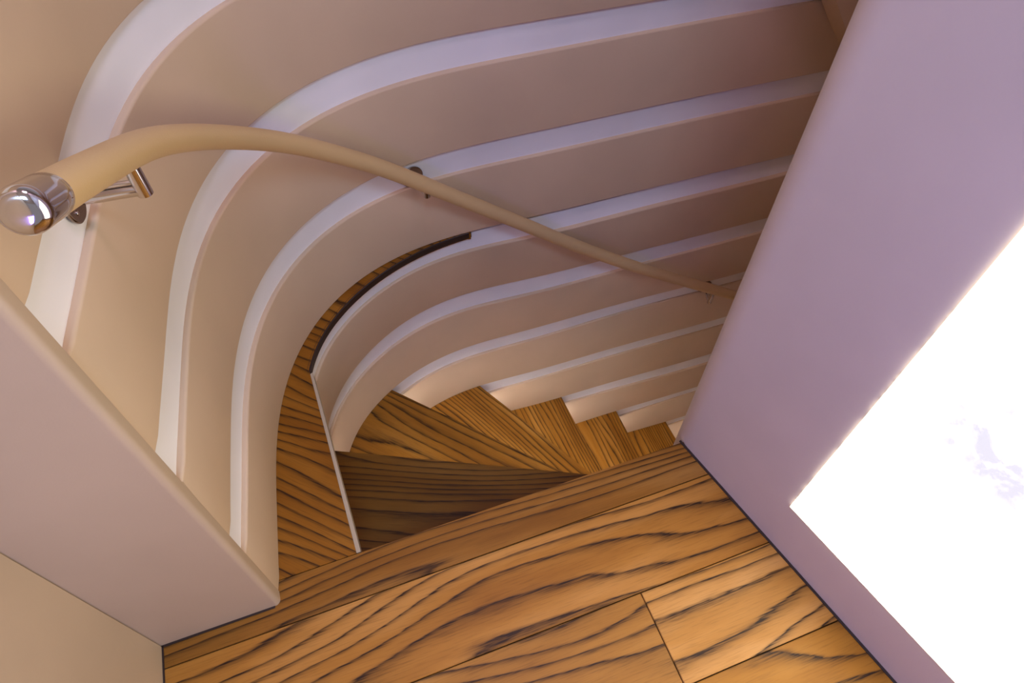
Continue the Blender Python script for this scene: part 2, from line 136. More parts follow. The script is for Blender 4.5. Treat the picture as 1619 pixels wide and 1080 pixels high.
def loft(name, rows, mat, parent=None, smooth=True, auto=0.6, cap=True):
    """rows: list of lists of 3-D points, all of one length; closed section"""
    n = len(rows[0]); m = len(rows)
    verts = [p for r in rows for p in r]
    faces = []
    for j in range(m):
        jj = (j+1) % m
        for i in range(n-1):
            faces.append((j*n+i, j*n+i+1, jj*n+i+1, jj*n+i))
    if cap:
        faces.append(tuple(j*n for j in range(m)))
        faces.append(tuple(j*n+n-1 for j in reversed(range(m))))
    return mesh_obj(name, verts, faces, mat, parent, smooth=smooth, auto=auto)

# ----------------------------------------------------------------- materials
def nodes(name):
    m = bpy.data.materials.new(name); m.use_nodes = True
    nt = m.node_tree; nt.nodes.clear()
    out = nt.nodes.new('ShaderNodeOutputMaterial')
    b = nt.nodes.new('ShaderNodeBsdfPrincipled')
    nt.links.new(b.outputs[0], out.inputs[0])
    return m, nt, b

def N(nt, kind, **kw):
    n = nt.nodes.new(kind)
    for k, v in kw.items():
        if k in n.inputs.keys() if hasattr(n.inputs, 'keys') else False: n.inputs[k].default_value = v
        else: setattr(n, k, v)
    return n

def mathn(nt, op, a, b=None, c=None):
    n = nt.nodes.new('ShaderNodeMath'); n.operation = op
    for i, v in enumerate((a, b, c)):
        if v is None: continue
        if isinstance(v, (int, float)): n.inputs[i].default_value = v
        else: nt.links.new(v, n.inputs[i])
    return n.outputs[0]

def noise(nt, vec, scale, detail=2.0, rough=0.5, dist=0.0):
    n = nt.nodes.new('ShaderNodeTexNoise')
    n.inputs['Scale'].default_value = scale; n.inputs['Detail'].default_value = detail
    n.inputs['Roughness'].default_value = rough; n.inputs['Distortion'].default_value = dist
    nt.links.new(vec, n.inputs['Vector']); return n.outputs['Fac']

def ramp(nt, fac, stops):
    r = nt.nodes.new('ShaderNodeValToRGB'); nt.links.new(fac, r.inputs[0])
    e = r.color_ramp.elements
    while len(e) < len(stops): e.new(0.5)
    for el, (p, c) in zip(e, stops):
        el.position = p; el.color = (c[0], c[1], c[2], 1)
    return r.outputs[0]

def leather(name, col, rough=0.5, bump=0.12, coat=0.0):
    m, nt, b = nodes(name)
    tc = nt.nodes.new('ShaderNodeTexCoord')
    f = noise(nt, tc.outputs['Object'], 420, 3, 0.6)
    g = noise(nt, tc.outputs['Object'], 5, 3, 0.5)
    c2 = tuple(x*0.90 for x in col)
    nt.links.new(ramp(nt, g, [(0.3, c2), (0.7, col)]), b.inputs['Base Color'])
    b.inputs['Roughness'].default_value = rough
    b.inputs['Specular IOR Level'].default_value = 0.35
    bp = nt.nodes.new('ShaderNodeBump'); bp.inputs['Strength'].default_value = bump
    bp.inputs['Distance'].default_value = 0.0006
    nt.links.new(f, bp.inputs['Height']); nt.links.new(bp.outputs[0], b.inputs['Normal'])
    return m

def metal(name, col, rough):
    m, nt, b = nodes(name)
    b.inputs['Metallic'].default_value = 1
    b.inputs['Base Color'].default_value = (*col, 1)
    tc = nt.nodes.new('ShaderNodeTexCoord')
    g = noise(nt, tc.outputs['Object'], 60, 2)
    mr = nt.nodes.new('ShaderNodeMapRange'); nt.links.new(g, mr.inputs[0])
    mr.inputs[3].default_value = rough*0.8; mr.inputs[4].default_value = rough*1.25
    nt.links.new(mr.outputs[0], b.inputs['Roughness'])
    return m

def oak(name):
    """brown oak with near-black cathedral grain; u runs along the grain, v across, in metres"""
    m, nt, b = nodes(name)
    uv = nt.nodes.new('ShaderNodeUVMap'); uv.uv_map = 'UVMap'
    sp = nt.nodes.new('ShaderNodeSeparateXYZ'); nt.links.new(uv.outputs[0], sp.inputs[0])
    u, v = sp.outputs[0], sp.outputs[1]
    def vec(su, sv, dz=0.0):
        c = nt.nodes.new('ShaderNodeCombineXYZ')
        nt.links.new(mathn(nt, 'MULTIPLY', u, su), c.inputs[0])
        nt.links.new(mathn(nt, 'MULTIPLY', v, sv), c.inputs[1])
        c.inputs[2].default_value = dz
        return c.outputs[0]
    # slow field whose level lines are the growth rings
    big = noise(nt, vec(1.2, 7.5), 1.0, 1.0, 0.35)
    med = noise(nt, vec(3.0, 26.0, 3.0), 1.0, 1.5, 0.45)
    jit = noise(nt, vec(16.0, 220.0, 7.0), 1.0, 2.0, 0.6)
    field = mathn(nt, 'ADD', mathn(nt, 'MULTIPLY', big, 11.0),
                  mathn(nt, 'ADD', mathn(nt, 'MULTIPLY', med, 1.1), mathn(nt, 'MULTIPLY', v, 62.0)))
    field = mathn(nt, 'ADD', field, mathn(nt, 'MULTIPLY', jit, 0.22))
    fr = mathn(nt, 'FRACT', field)
    # triangular profile, steeper on one side like early-wood pores
    up_ = mathn(nt, 'DIVIDE', fr, 0.80); dn_ = mathn(nt, 'DIVIDE', mathn(nt, 'SUBTRACT', 1.0, fr), 0.20)
    tri = mathn(nt, 'MINIMUM', up_, dn_)
    wid = noise(nt, vec(4.0, 24.0, 11.0), 1.0, 2.0, 0.5)
    expo = mathn(nt, 'ADD', 8.8, mathn(nt, 'MULTIPLY', wid, -9.5))
    line = mathn(nt, 'POWER', mathn(nt, 'MAXIMUM', tri, 0.0), mathn(nt, 'MAXIMUM', expo, 1.1))
    pores = noise(nt, vec(22.0, 700.0, 5.0), 1.0, 2.0, 0.65)
    line = mathn(nt, 'MULTIPLY', line, mathn(nt, 'ADD', mathn(nt, 'MULTIPLY', pores, 1.5), 0.22))
    fine = mathn(nt, 'MULTIPLY', mathn(nt, 'MAXIMUM', mathn(nt, 'SUBTRACT', pores, 0.5), 0.0), 1.1)
    line = mathn(nt, 'ADD', line, fine)
    cl = nt.nodes.new('ShaderNodeClamp'); nt.links.new(line, cl.inputs[0])
    at = nt.nodes.new('ShaderNodeAttribute'); at.attribute_name = 'tone'
    tone = noise(nt, vec(2.6, 18.0, 21.0), 1.0, 3.0, 0.55)
    base = ramp(nt, tone, [(0.25, (0.29, 0.105, 0.008)), (0.5, (0.42, 0.172, 0.018)), (0.75, (0.56, 0.262, 0.045))])
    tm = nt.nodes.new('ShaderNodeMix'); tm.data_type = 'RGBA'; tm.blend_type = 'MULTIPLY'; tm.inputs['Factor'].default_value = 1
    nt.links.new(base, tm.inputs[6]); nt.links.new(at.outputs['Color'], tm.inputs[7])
    mx = nt.nodes.new('ShaderNodeMix'); mx.data_type = 'RGBA'
    nt.links.new(cl.outputs[0], mx.inputs['Factor'])
    nt.links.new(tm.outputs[2], mx.inputs[6]); mx.inputs[7].default_value = (0.026, 0.010, 0.003, 1)
    nt.links.new(mx.outputs[2], b.inputs['Base Color'])
    b.inputs['Roughness'].default_value = 0.42
    b.inputs['Specular IOR Level'].default_value = 0.22
    bp = nt.nodes.new('ShaderNodeBump'); bp.inputs['Strength'].default_value = 0.2
    bp.inputs['Distance'].default_value = -0.0005
    nt.links.new(cl.outputs[0], bp.inputs['Height']); nt.links.new(bp.outputs[0], b.inputs['Normal'])
    return m

M_PANEL = leather('tan_leather', (0.64, 0.46, 0.305), 0.42)
M_WALL = leather('cool_lit_leather', (0.63, 0.545, 0.545), 0.40)  # wall leather with the cool lilac light mixed into its colour
M_STRIP = leather('white_lacquer', (0.86, 0.81, 0.79), 0.35, 0.02)
M_PIER = leather('tan_leather_shaded', (0.50, 0.365, 0.25), 0.42)  # same tan leather, darkened to carry the shade on pier and left wall
M_RAIL = leather('honey_leather', (0.60, 0.40, 0.19), 0.50, 0.3)
M_OAK = oak('brown_oak')
M_DARK, _nt, _b = nodes('dark_stain_and_gap_shade'); _b.inputs['Base Color'].default_value = (0.022, 0.009, 0.006, 1); _b.inputs['Roughness'].default_value = 0.5  # real stain on the lip; painted shade in the wall-foot gaps
M_CHROME = metal('polished_steel', (0.64, 0.60, 0.59), 0.08)
M_BRONZE = metal('dark_nickel', (0.32, 0.25, 0.19), 0.25)
M_TRIM = leather('cream_trim', (0.46, 0.36, 0.24), 0.4, 0.02)
M_RISER = leather('pale_riser', (0.75, 0.66, 0.58), 0.45, 0.02)
M_CEIL = leather('pale_ceiling', (0.70, 0.64, 0.60), 0.6, 0.02)

def emissive(name, col, strength):
    m, nt, b = nodes(name)
    b.inputs['Base Color'].default_value = (*col, 1)
    b.inputs['Emission Color'].default_value = (*col, 1)
    b.inputs['Emission Strength'].default_value = strength
    return m
M_LED = emissive('warm_led', (0.98, 0.97, 1.0), LED)

# glowing backlit onyx: white with faint grey-violet cloud veins
M_ONYX, nt, b = nodes('backlit_onyx')
tc = nt.nodes.new('ShaderNodeTexCoord')
mp = nt.nodes.new('ShaderNodeMapping'); nt.links.new(tc.outputs['Object'], mp.inputs[0])
mp.inputs['Location'].default_value = (0, 0, 0)
dist = nt.nodes.new('ShaderNodeVectorMath'); dist.operation = 'DISTANCE'
nt.links.new(mp.outputs[0], dist.inputs[0]); dist.inputs[1].default_value = (0.0, 0.113, 0.335)
near = nt.nodes.new('ShaderNodeMapRange'); nt.links.new(dist.outputs['Value'], near.inputs[0])
near.inputs[1].default_value = 0.085; near.inputs[2].default_value = 0.0; near.inputs[3].default_value = 0.0; near.inputs[4].default_value = 1.0
cloud = noise(nt, mp.outputs[0], 22, 5, 0.6, 0.6)
vein = noise(nt, mp.outputs[0], 7, 6, 0.62, 1.2)
v1 = mathn(nt, 'SUBTRACT', 1.0, mathn(nt, 'MULTIPLY', mathn(nt, 'ABSOLUTE', mathn(nt, 'SUBTRACT', vein, 0.5)), 14.0))
v1 = mathn(nt, 'MULTIPLY', mathn(nt, 'MAXIMUM', mathn(nt, 'SUBTRACT', v1, 0.55), 0.0), 0.40)
cm = nt.nodes.new('ShaderNodeMapRange'); nt.links.new(cloud, cm.inputs[0])
cm.inputs[1].default_value = 0.40; cm.inputs[2].default_value = 0.58
c1 = mathn(nt, 'MULTIPLY', mathn(nt, 'MULTIPLY', cm.outputs[0], near.outputs[0]), 1.9)
tot = mathn(nt, 'MINIMUM', mathn(nt, 'ADD', v1, c1), 1.0)
colr = ramp(nt, tot, [(0.0, (1.0, 0.95, 0.74)), (0.22, (0.222, 0.226, 0.222)), (0.6, (0.196, 0.198, 0.208)), (1.0, (0.155, 0.155, 0.172))])
b.inputs['Base Color'].default_value = (0.3, 0.3, 0.3, 1)
b.inputs['Roughness'].default_value = 0.2
nt.links.new(colr, b.inputs['Emission Color']); b.inputs['Emission Strength'].default_value = ONYX

# ----------------------------------------------------------------- curved wall
def z_of(k): return (3-k)*H
ZTOP = z_of(-2)+0.16
def upper(name, dz=0): return edge(name)

# backing: two vertical skins behind the padding, upper flight and lower flight
def backing(name, curve, z0, z1, d0, d1, x_end=None):
    P = edge(curve)
    a = off(P, -d0); bk = off(P, -d1)
    rows = [[(p.x, p.y, z0) for p in a], [(p.x, p.y, z1) for p in a],
            [(p.x, p.y, z1) for p in bk], [(p.x, p.y, z0) for p in bk]]
    return loft(name, rows, M_STRIP, smooth=True)
tag(backing('wall_back', 'U2', 0.0, ZTOP+0.1, 0.034, 0.08), kind='structure')
tag(backing('wall_lower', 'U4', z_of(10)-0.3, -0.062, 0.036, 0.08), kind='structure')

def wall_strip(idx, top_curve, low_curve, zt, zb):
    A = off(edge(top_curve), -REC); B = off(edge(low_curve), -REC)
    A2 = off(A, -0.012); B2 = off(B, -0.012)
    rows = [[(p.x, p.y, zt) for p in A], [(p.x, p.y, zb) for p in B],
            [(p.x, p.y, zb) for p in B2], [(p.x, p.y, zt) for p in A2]]
    return tag(loft('trim_%d' % idx, rows, M_STRIP), kind='structure')

def padded(top_curve, low_curve, zt, zb, label):
    """a padded leather board: flat face, softly rolled top and bottom edges, rolled end at the pier"""
    A = edge(top_curve); B = edge(low_curve)
    sec = []     # (fraction from top, absolute dz, inset)
    r = 0.0035
    for k in range(7):
        a = PI/2*k/6
        sec.append((0.0, -(r-r*math.cos(PI/2-a)) if False else -r*(1-math.cos(a)), -r*(1-math.sin(a))))
    rows = []
    n = len(A)
    def row(f, dz, ins):
        z = zt+(zb-zt)*f+dz
        P = [a.lerp(bb, min(1, max(0, (zt-z)/(zt-zb)))) for a, bb in zip(A, B)]
        nn = normals(P)
        out = []
        for i, (p, q) in enumerate(zip(P, nn)):
            # roll the end that meets the pier
            s = (p-P[0]).length
            e = 0.0
            if s < r: e = r*(1-math.sqrt(max(0, 1-(1-s/r)**2)))*0.7
            out.append((p.x+q.x*(ins-e), p.y+q.y*(ins-e), z))
        return out
    rows.append(row(0, 0, -0.026)); 
    rows.append(row(0, 0, -r))
    for k in range(1, 7):
        a = PI/2*k/6
        rows.append(row(0, -r*(1-math.cos(a)), -r*(1-math.sin(a))))
    r2 = 0.002
    for k in range(0, 5):
        a = PI/2*k/4
        rows.append(row(1, r2*(1-math.sin(a)), -r2*(1-math.cos(a))))
    rows.append(row(1, 0, -0.026))
    o = loft('padded_panel', rows, M_PANEL, auto=0.9)
    return tag(o, label, 'wall panel')

P_LABELS = {
 0: 'curved tan leather wall panel filling the top left corner above the widest white strip',
 1: 'curved tan leather wall panel crossed by the thick near end of the handrail',
 2: 'curved tan leather wall panel under the handrail bend, above the strip holding the middle bracket',
 3: 'curved tan leather wall panel whose lower edge meets the curved sliver of oak tread',
 4: 'curved tan leather wall panel just below the oak sliver, ending against the cream edge trim',
 5: 'curved tan leather wall panel reaching down to the pointed oak winder tread',
 6: 'curved tan leather wall panel standing on the narrow fan-shaped oak tread',
 7: 'tan leather wall panel standing on the first oak tread of the straight flight',
 8: 'tan leather wall panel standing on the second oak tread of the straight flight',
 9: 'tan leather wall panel standing on the small far oak tread beside the lilac wall',
 10: 'pale wall panel sliver lowest of all, beside the lilac wall corner',
}
# panel k runs from under strip k-1 down to z_of(k)
GAP = 0.006
for k in range(0, 11):
    top = 'L%d' % (k-1) if 1 <= k <= 9 else ('L0' if k == 0 else 'L8')
    low = 'U%d' % k if k <= 9 else 'U9'
    padded(top, low, z_of(k-1)-STRIP, z_of(k), P_LABELS[k])
o = padded('L0', 'U0', z_of(-2)-STRIP+0.16, z_of(-1), 'x')
o.name = 'wall_upper'; o['kind'] = 'structure'
for key in ('label', 'category'): del o[key]
for i, k in enumerate(range(-1, 10)):
    up = 'U%d' % max(k, 0); lo = 'L%d' % min(max(k, 0), 8)
    zt = z_of(k)+0.02; zb = z_of(k)-STRIP-0.02
    if k == 3: up = 'W3'; zt = z_of(3)-0.012
    wall_strip(i+1, up, lo, zt, zb)

# ----------------------------------------------------------------- pier, side walls
def rounded_prism(name, poly, z0, z1, mat, radii=None, seg=8, kind='structure', parent=None):
    pts = []
    n = len(poly)
    for i, p in enumerate(poly):
        r = (radii or {}).get(i, 0)
        if r == 0: pts.append(Vector(p)); continue
        a = Vector(poly[i-1])-Vector(p); bb = Vector(poly[(i+1) % n])-Vector(p)
        a.normalize(); bb.normalize()
        ang = a.angle(bb); d = r/math.tan(ang/2)
        c = Vector(p)+(a+bb).normalized()*(r/math.sin(ang/2))
        s = Vector(p)+a*d-c; e = Vector(p)+bb*d-c
        tot = s.angle_signed(e)
        for k in range(seg+1):
            t = -tot*k/seg
            pts.append(c+Vector((s.x*math.cos(t)-s.y*math.sin(t), s.x*math.sin(t)+s.y*math.cos(t))))
    m = len(pts)
    verts = [(p.x, p.y, z0) for p in pts]+[(p.x, p.y, z1) for p in pts]
    faces = [(i, (i+1) % m, m+(i+1) % m, m+i) for i in range(m)]
    faces += [tuple(range(m)), tuple(range(m, 2*m))]
    o = mesh_obj(name, verts, faces, mat, parent, smooth=True, auto=0.5)
    if kind: o['kind'] = kind
    return o

ZW = 2.25
LX = -0.378
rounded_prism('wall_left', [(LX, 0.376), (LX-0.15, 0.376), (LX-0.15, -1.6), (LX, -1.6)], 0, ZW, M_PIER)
# padded pier board: face to the landing, rolled vertical edge, then the curved wall starts behind it
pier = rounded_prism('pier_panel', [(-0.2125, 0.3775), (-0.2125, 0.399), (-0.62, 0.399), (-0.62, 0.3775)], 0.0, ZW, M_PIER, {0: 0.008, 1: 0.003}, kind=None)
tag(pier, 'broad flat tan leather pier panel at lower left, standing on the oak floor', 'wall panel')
rounded_prism('wall_pier', [(-0.24, 0.402), (-0.24, 0.47), (-0.62, 0.47), (-0.62, 0.402)], 0.0, ZW, M_PANEL)

# lilac wall on the right: a solid newel wall with a softly rounded corner over the stairs
A = Vector((0.4603, 0.4586)); d = Vector((0.2125, -0.9772)); far = A+d*2.1
rounded_prism('wall_right', [tuple(A), (2.3, A.y), (2.3, far.y), tuple(far)], -2.2, ZW, M_WALL, {0: 0.05}, seg=18)
END_X = 1.72
rounded_prism('wall_far', [(END_X, 0.44), (END_X, 1.12), (END_X+0.1, 1.12), (END_X+0.1, 0.44)], -2.2, ZW, M_PANEL)
rounded_prism('ceiling', [(-0.7, -1.7), (-0.7, 1.3), (2.3, 1.3), (2.3, -1.7)], ZW, ZW+0.05, M_CEIL)

def shadow_gap_line(a, b2, w_, idx):
    a = Vector(a); b2 = Vector(b2); u = (b2-a).normalized(); n = Vector((u.y, -u.x))*w_
    tag(rounded_prism('trim_%d' % idx, [tuple(a), tuple(b2), tuple(b2+n), tuple(a+n)], 0.0001, 0.0012, M_DARK), kind='structure')  # thin dark strip painting the shadow along the foot of a wall
shadow_gap_line(tuple(A+d*0.043-Vector((-0.0, 0))), tuple(far), 0.0040, 20)
shadow_gap_line((-0.62, 0.3775), (-0.221, 0.3775), 0.003, 21)
shadow_gap_line((LX, -1.6), (LX, 0.376), 0.0025, 22)

# raking padded board high on the wall above the lower flight
rk = [(1.014-0.30, 0.408+0.36), (1.074, 0.338), (1.50, -0.14), (1.70, -0.14), (1.70, 0.80)]
verts = [(x, 0.978, z) for x, z in rk]+[(x, 1.040, z) for x, z in rk]
n_ = len(rk)
bm = bmesh.new(); vs = [bm.verts.new(v) for v in verts]
for i in range(n_): bm.faces.new((vs[i], vs[(i+1) % n_], vs[n_+(i+1) % n_], vs[n_+i]))
bm.faces.new(vs[:n_]); bm.faces.new(vs[n_:][::-1])
bmesh.ops.bevel(bm, geom=[e for e in bm.edges if all(v.co.y < 1 for v in e.verts)], offset=0.004, segments=3, affect='EDGES')
o = bm_obj('raking_panel', bm, M_PANEL, smooth=True, auto=0.6)
tag(o, 'dark brown raking leather board at the top right, behind the lilac wall', 'wall panel')

# ----------------------------------------------------------------- timber boards
RND = random.Random(4)
def board_bm(bm, ul, poly, z0, z1, gdir, bevel=0.0012, seed=None, tone=0.8, dens=1.0):
    if isinstance(tone, (int, float)): tone = (tone, tone, tone)
    tl = bm.loops.layers.float_color.get('tone') or bm.loops.layers.float_color.new('tone')
    if seed is None: seed = RND.random()*40
    g = Vector(gdir).normalized(); c = Vector((-g.y, g.x))
    n = len(poly); old = set(bm.faces)
    lo = [bm.verts.new((p[0], p[1], z0)) for p in poly]
    hi = [bm.verts.new((p[0], p[1], z1)) for p in poly]
    fs = []
    for i in range(n): fs.append(bm.faces.new((lo[i], lo[(i+1) % n], hi[(i+1) % n], hi[i])))
    top = bm.faces.new(hi); fs.append(top); fs.append(bm.faces.new(lo[::-1]))
    if bevel:
        te = list(top.edges)
        r = bmesh.ops.bevel(bm, geom=te, offset=bevel, segments=3, affect='EDGES', clamp_overlap=True)
    for f in bm.faces:
        if f in old: continue
        for l in f.loops:
            q = Vector((l.vert.co.x, l.vert.co.y))
            l[tl] = (*tone, 1)
            l[ul].uv = (q.dot(g)+seed, (q.dot(c)+(z1-l.vert.co.z)*0.8)*dens+seed*1.7)

def boards(name, items, mat=None, parent=None):
    bm = bmesh.new(); ul = bm.loops.layers.uv.new('UVMap')
    for it in items: board_bm(bm, ul, *it[:4], **(it[4] if len(it) > 4 else {}))
    return bm_obj(name, bm, mat or M_OAK, parent, smooth=False)

def rx(y):   # x of the lilac wall's face at the landing for a given y
    return A.x+(A.y-y)*d.x/abs(d.y)+0.004

# landing floor: boards run left to right
X = (1, 0)
G = 0.0008
rows_y = [(0.345, 0.2115), (0.2115, 0.078), (0.078, -0.055), (-0.055, -0.19), (-0.19, -0.325), (-0.325, -0.46), (-0.46, -0.6), (-0.6, -0.74),
          (-0.74, -0.88), (-0.88, -1.02), (-1.02, -1.16), (-1.16, -1.3), (-1.3, -1.45), (-1.45, -1.6)]
cuts = [[], [0.2885], [-0.12], [0.41], [0.1], [-0.2, 0.5], [0.25], [-0.1], [0.4], [0.0], [0.3], [-0.15], [0.2], [0.5]]
items = []
fy1 = 0
for (ya, yb), cs in zip(rows_y, cuts):
    xs = [LX]+cs+[None]
    for xa, xb in zip(xs, xs[1:]):
        r0 = (xb-G) if xb is not None else rx(ya-G); r1 = (xb-G) if xb is not None else rx(yb+G)
        l0 = xa+(G if xa != LX else 0)
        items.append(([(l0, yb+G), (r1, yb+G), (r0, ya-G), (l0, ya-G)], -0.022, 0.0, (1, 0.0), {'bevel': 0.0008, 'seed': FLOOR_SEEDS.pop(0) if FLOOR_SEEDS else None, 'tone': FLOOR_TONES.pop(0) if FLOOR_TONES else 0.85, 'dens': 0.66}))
fl = boards('floor', items); tag(fl, kind='structure')
sub = mesh_obj('subfloor', [], [], M_DARK) if False else None

# dark underlay seen only in the seams
rounded_prism('floor_underlay', [(LX, 0.34), (LX, -1.6), (rx(-1.6), -1.6), (rx(0.34), 0.34)], -0.05, -0.023, M_DARK)

# landing nosing board
st = empty('stair_nosing', (0.1, 0.38, 0), 'long straight oak nosing board along the landing edge above the stairwell', 'stair nosing')
NY = 0.4125
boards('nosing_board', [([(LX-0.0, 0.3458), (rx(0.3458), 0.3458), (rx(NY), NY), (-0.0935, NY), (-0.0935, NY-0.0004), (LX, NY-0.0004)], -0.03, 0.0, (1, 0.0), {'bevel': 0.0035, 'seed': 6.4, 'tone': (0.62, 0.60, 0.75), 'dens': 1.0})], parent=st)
st.location = (0, 0, 0)
rounded_prism('landing_riser', [(-0.12, 0.392), (0.47, 0.392), (0.47, 0.38), (-0.12, 0.38)], -H, -0.030, M_RISER, kind=None, parent=st)
led = lambda a, b2, z, par: rounded_prism('led_strip', [a, b2, (b2[0]+0.0, b2[1]-0.006), (a[0], a[1]-0.006)], z-0.004, z, M_LED, kind=None, parent=par)

# ----------------------------------------------------------------- triangular landing piece beside the pier (tread 1)
def between(name, pa, pb):
    """points of a wall curve from nearest pa to nearest pb"""
    P = resample(CURVES[name])
    ia = min(range(len(P)), key=lambda i: (P[i]-Vector(pa)).length)
    ib = min(range(len(P)), key=lambda i: (P[i]-Vector(pb)).length)
    return P[ia:ib+1] if ia <= ib else P[ib:ia+1][::-1]

t1 = empty('corner_tread', (0, 0, 0), 'triangular oak tread between pier and cream edge trim, its tip curving along the wall', 'stair tread')
TIP = (0.290, 1.0285)
inner = between('W3', (-0.1031, 0.775), TIP)
inner = [p for p in inner if p.y > 0.777 and p.x < 0.285]
U3P = off(resample(CURVES['U3']), -0.012)
ia = min(range(len(U3P)), key=lambda i: abs(U3P[i].y-0.414)+(0 if U3P[i].x < 0 else 9))
ib = min(range(len(U3P)), key=lambda i: (U3P[i]-Vector(TIP)).length)
outer = U3P[ia:ib+1][::-1]
poly = [(-0.0935, NY+0.001), (-0.1031, 0.772)]+[tuple(p) for p in inner]+[TIP]+[tuple(p) for p in outer]+[(-0.222, NY+0.001)]
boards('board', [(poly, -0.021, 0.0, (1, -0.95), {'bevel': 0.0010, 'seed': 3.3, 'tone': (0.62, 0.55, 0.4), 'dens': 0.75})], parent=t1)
rounded_prism('edge_trim', [(-0.0935, NY+0.002), (-0.1031, 0.772), (-0.0985, 0.7735), (-0.0870, NY+0.002)], -0.028, -0.001, M_TRIM, kind=None, parent=t1)
# dark stained lip where the board follows the wall curve
lipo = off([Vector(p) for p in [(-0.1031, 0.774)]+[tuple(p) for p in inner]+[TIP]], 0.0022)
lipi = off([Vector(p) for p in [(-0.1031, 0.774)]+[tuple(p) for p in inner]+[TIP]], -0.003)
lipo[-1] = lipi[-1]+Vector((0.001, -0.001))
rows = [[(p.x, p.y, -0.017) for p in lipo], [(p.x, p.y, -0.0025) for p in lipo], [(p.x, p.y, 0.0003) for p in lipi], [(p.x, p.y, -0.017) for p in lipi]]
tag(loft('stained_lip', rows, M_DARK, parent=t1), 'dark stained lip along the curve')
r1p = [(-0.118, NY), (-0.125, 0.80), (-0.133, 0.80), (-0.126, NY)]
rounded_prism('riser', r1p, -H, -0.021, M_RISER, kind=None, parent=t1)

# ----------------------------------------------------------------- lower treads
YI = 0.44
NOS = {1: ((-0.1031, 0.772), (-0.0935, 0.41)),
       2: ((-0.110, 0.7275), (0.483, YI)),
       3: ((0.0425, 0.9795), (0.524, YI)),
       4: ((0.300, 1.046), (0.594, 0.48)),
       5: ((0.5775, 1.049), (0.594, YI)),
       6: ((0.808, 1.045), (0.806, YI)),
       7: ((1.0555, 1.043), (1.0555, YI)),
       8: ((1.30, 1.043), (1.30, YI)),
       9: ((1.54, 1.043), (1.54, YI)),
       10: ((1.78, 1.043), (1.78, YI))}
T_LAB = {2: 'dark oak winder tread just below the landing nosing, beside the cream trim',
         3: 'oak winder tread with a pointed corner reaching far left under the curved wall',
         4: 'narrow fan-shaped oak winder tread between the pointed tread and the straight flight',
         5: 'first oak tread of the straight flight, right after the fan-shaped winder',
         6: 'second oak tread of the straight flight, next above the small far one',
         7: 'small far oak tread at the bottom next to the lilac wall',
         8: 'lowest oak tread, almost wholly hidden behind the lilac wall corner'}
def line_hit(P, a, b):
    """first crossing of the line a-b with the curve P"""
    a = Vector(a); b = Vector(b); dd = b-a; best = None
    for i in range(len(P)-1):
        s1 = dd.x*(P[i]-a).y-dd.y*(P[i]-a).x; s2 = dd.x*(P[i+1]-a).y-dd.y*(P[i+1]-a).x
        if s1*s2 <= 0 and s1 != s2:
            t = s1/(s1-s2); q = P[i].lerp(P[i+1], t)
            if best is None or (q-a).length < best[2]: best = (i, q, (q-a).length)
    return best

for k in range(2, 9):
    z = -(k-1)*H
    th = 0.056
    t = empty('stair_tread', (0, 0, 0), T_LAB[k], 'stair tread', 'oak treads of the lower flight')
    del t['group']
    W = off(resample(CURVES['U%d' % min(k+2, 9)]), -0.0115)
    a, b2 = [Vector(v) for v in NOS[k]]
    pa, pb = [Vector(v) for v in NOS[k-1]]
    # back line: the nosing above, pushed back under it
    dv = (pb-pa).normalized(); nb = Vector((dv.y, -dv.x))      # points back/uphill
    if nb.dot((a+b2)-(pa+pb)) > 0: nb = -nb
    bk = 0.035
    ba = pa+nb*bk; bb = pb+nb*bk
    h1 = line_hit(W, a, b2); h2 = line_hit(W, ba, bb) if k > 2 else None
    if k == 2:
        poly = [(-0.118, 0.392), (0.483, 0.392), tuple(b2)]
        poly += [tuple(h1[1])]
        seg = [p for p in W[:h1[0]+1] if p.y > 0.45 and p.x > -0.2]
        seg = [p for p in seg][::-1]
        poly += [tuple(p) for p in seg[::3]]
    else:
        if k == 3: poly = [(0.468, YI), tuple(b2)]
        elif k == 4: poly = [(0.505, YI), (0.594, YI), tuple(b2)]
        elif k == 5: poly = [(0.562, YI), tuple(b2)]
        else: poly = [(bb.x, YI), tuple(b2)]
        poly += [tuple(h1[1])]
        poly += [tuple(p) for p in W[h2[0]+1:h1[0]+1][::-1][::2]]
        poly += [tuple(h2[1])]
    gd = (a-b2).normalized()
    if k == 2: gd = Vector((0.93, -0.37))
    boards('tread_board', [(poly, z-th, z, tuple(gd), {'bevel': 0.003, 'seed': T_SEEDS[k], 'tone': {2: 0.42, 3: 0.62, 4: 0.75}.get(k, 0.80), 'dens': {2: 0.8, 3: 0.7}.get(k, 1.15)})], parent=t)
    # riser set back under the nosing, and a warm led line tucked behind the lip
    u = (b2-a).normalized(); back = Vector((u.y, -u.x))
    if back.dot((pa+pb)-(a+b2)) < 0: back = -back
    s = a+back*0.022-u*0.004; e = b2+back*0.022
    rr = [tuple(s), tuple(e), tuple(e+back*0.01), tuple(s+back*0.01)]
    if k < 8:
        rounded_prism('riser', rr, z-H, z-th, M_RISER, kind=None, parent=t)
        s2 = a+back*0.0145+u*0.004; e2 = b2+back*0.0145-u*0.01
        rounded_prism('led_strip', [tuple(s2), tuple(e2), tuple(e2+back*0.007), tuple(s2+back*0.007)], z-th-0.001, z-th+0.003, M_LED, kind=None, parent=t)
rounded_prism('floor_lower', [(-0.3, 0.38), (END_X, 0.38), (END_X, 1.12), (-0.3, 1.12)], -9*H-0.05, -9*H, M_OAK) if False else None
bm = bmesh.new(); ul = bm.loops.layers.uv.new('UVMap')
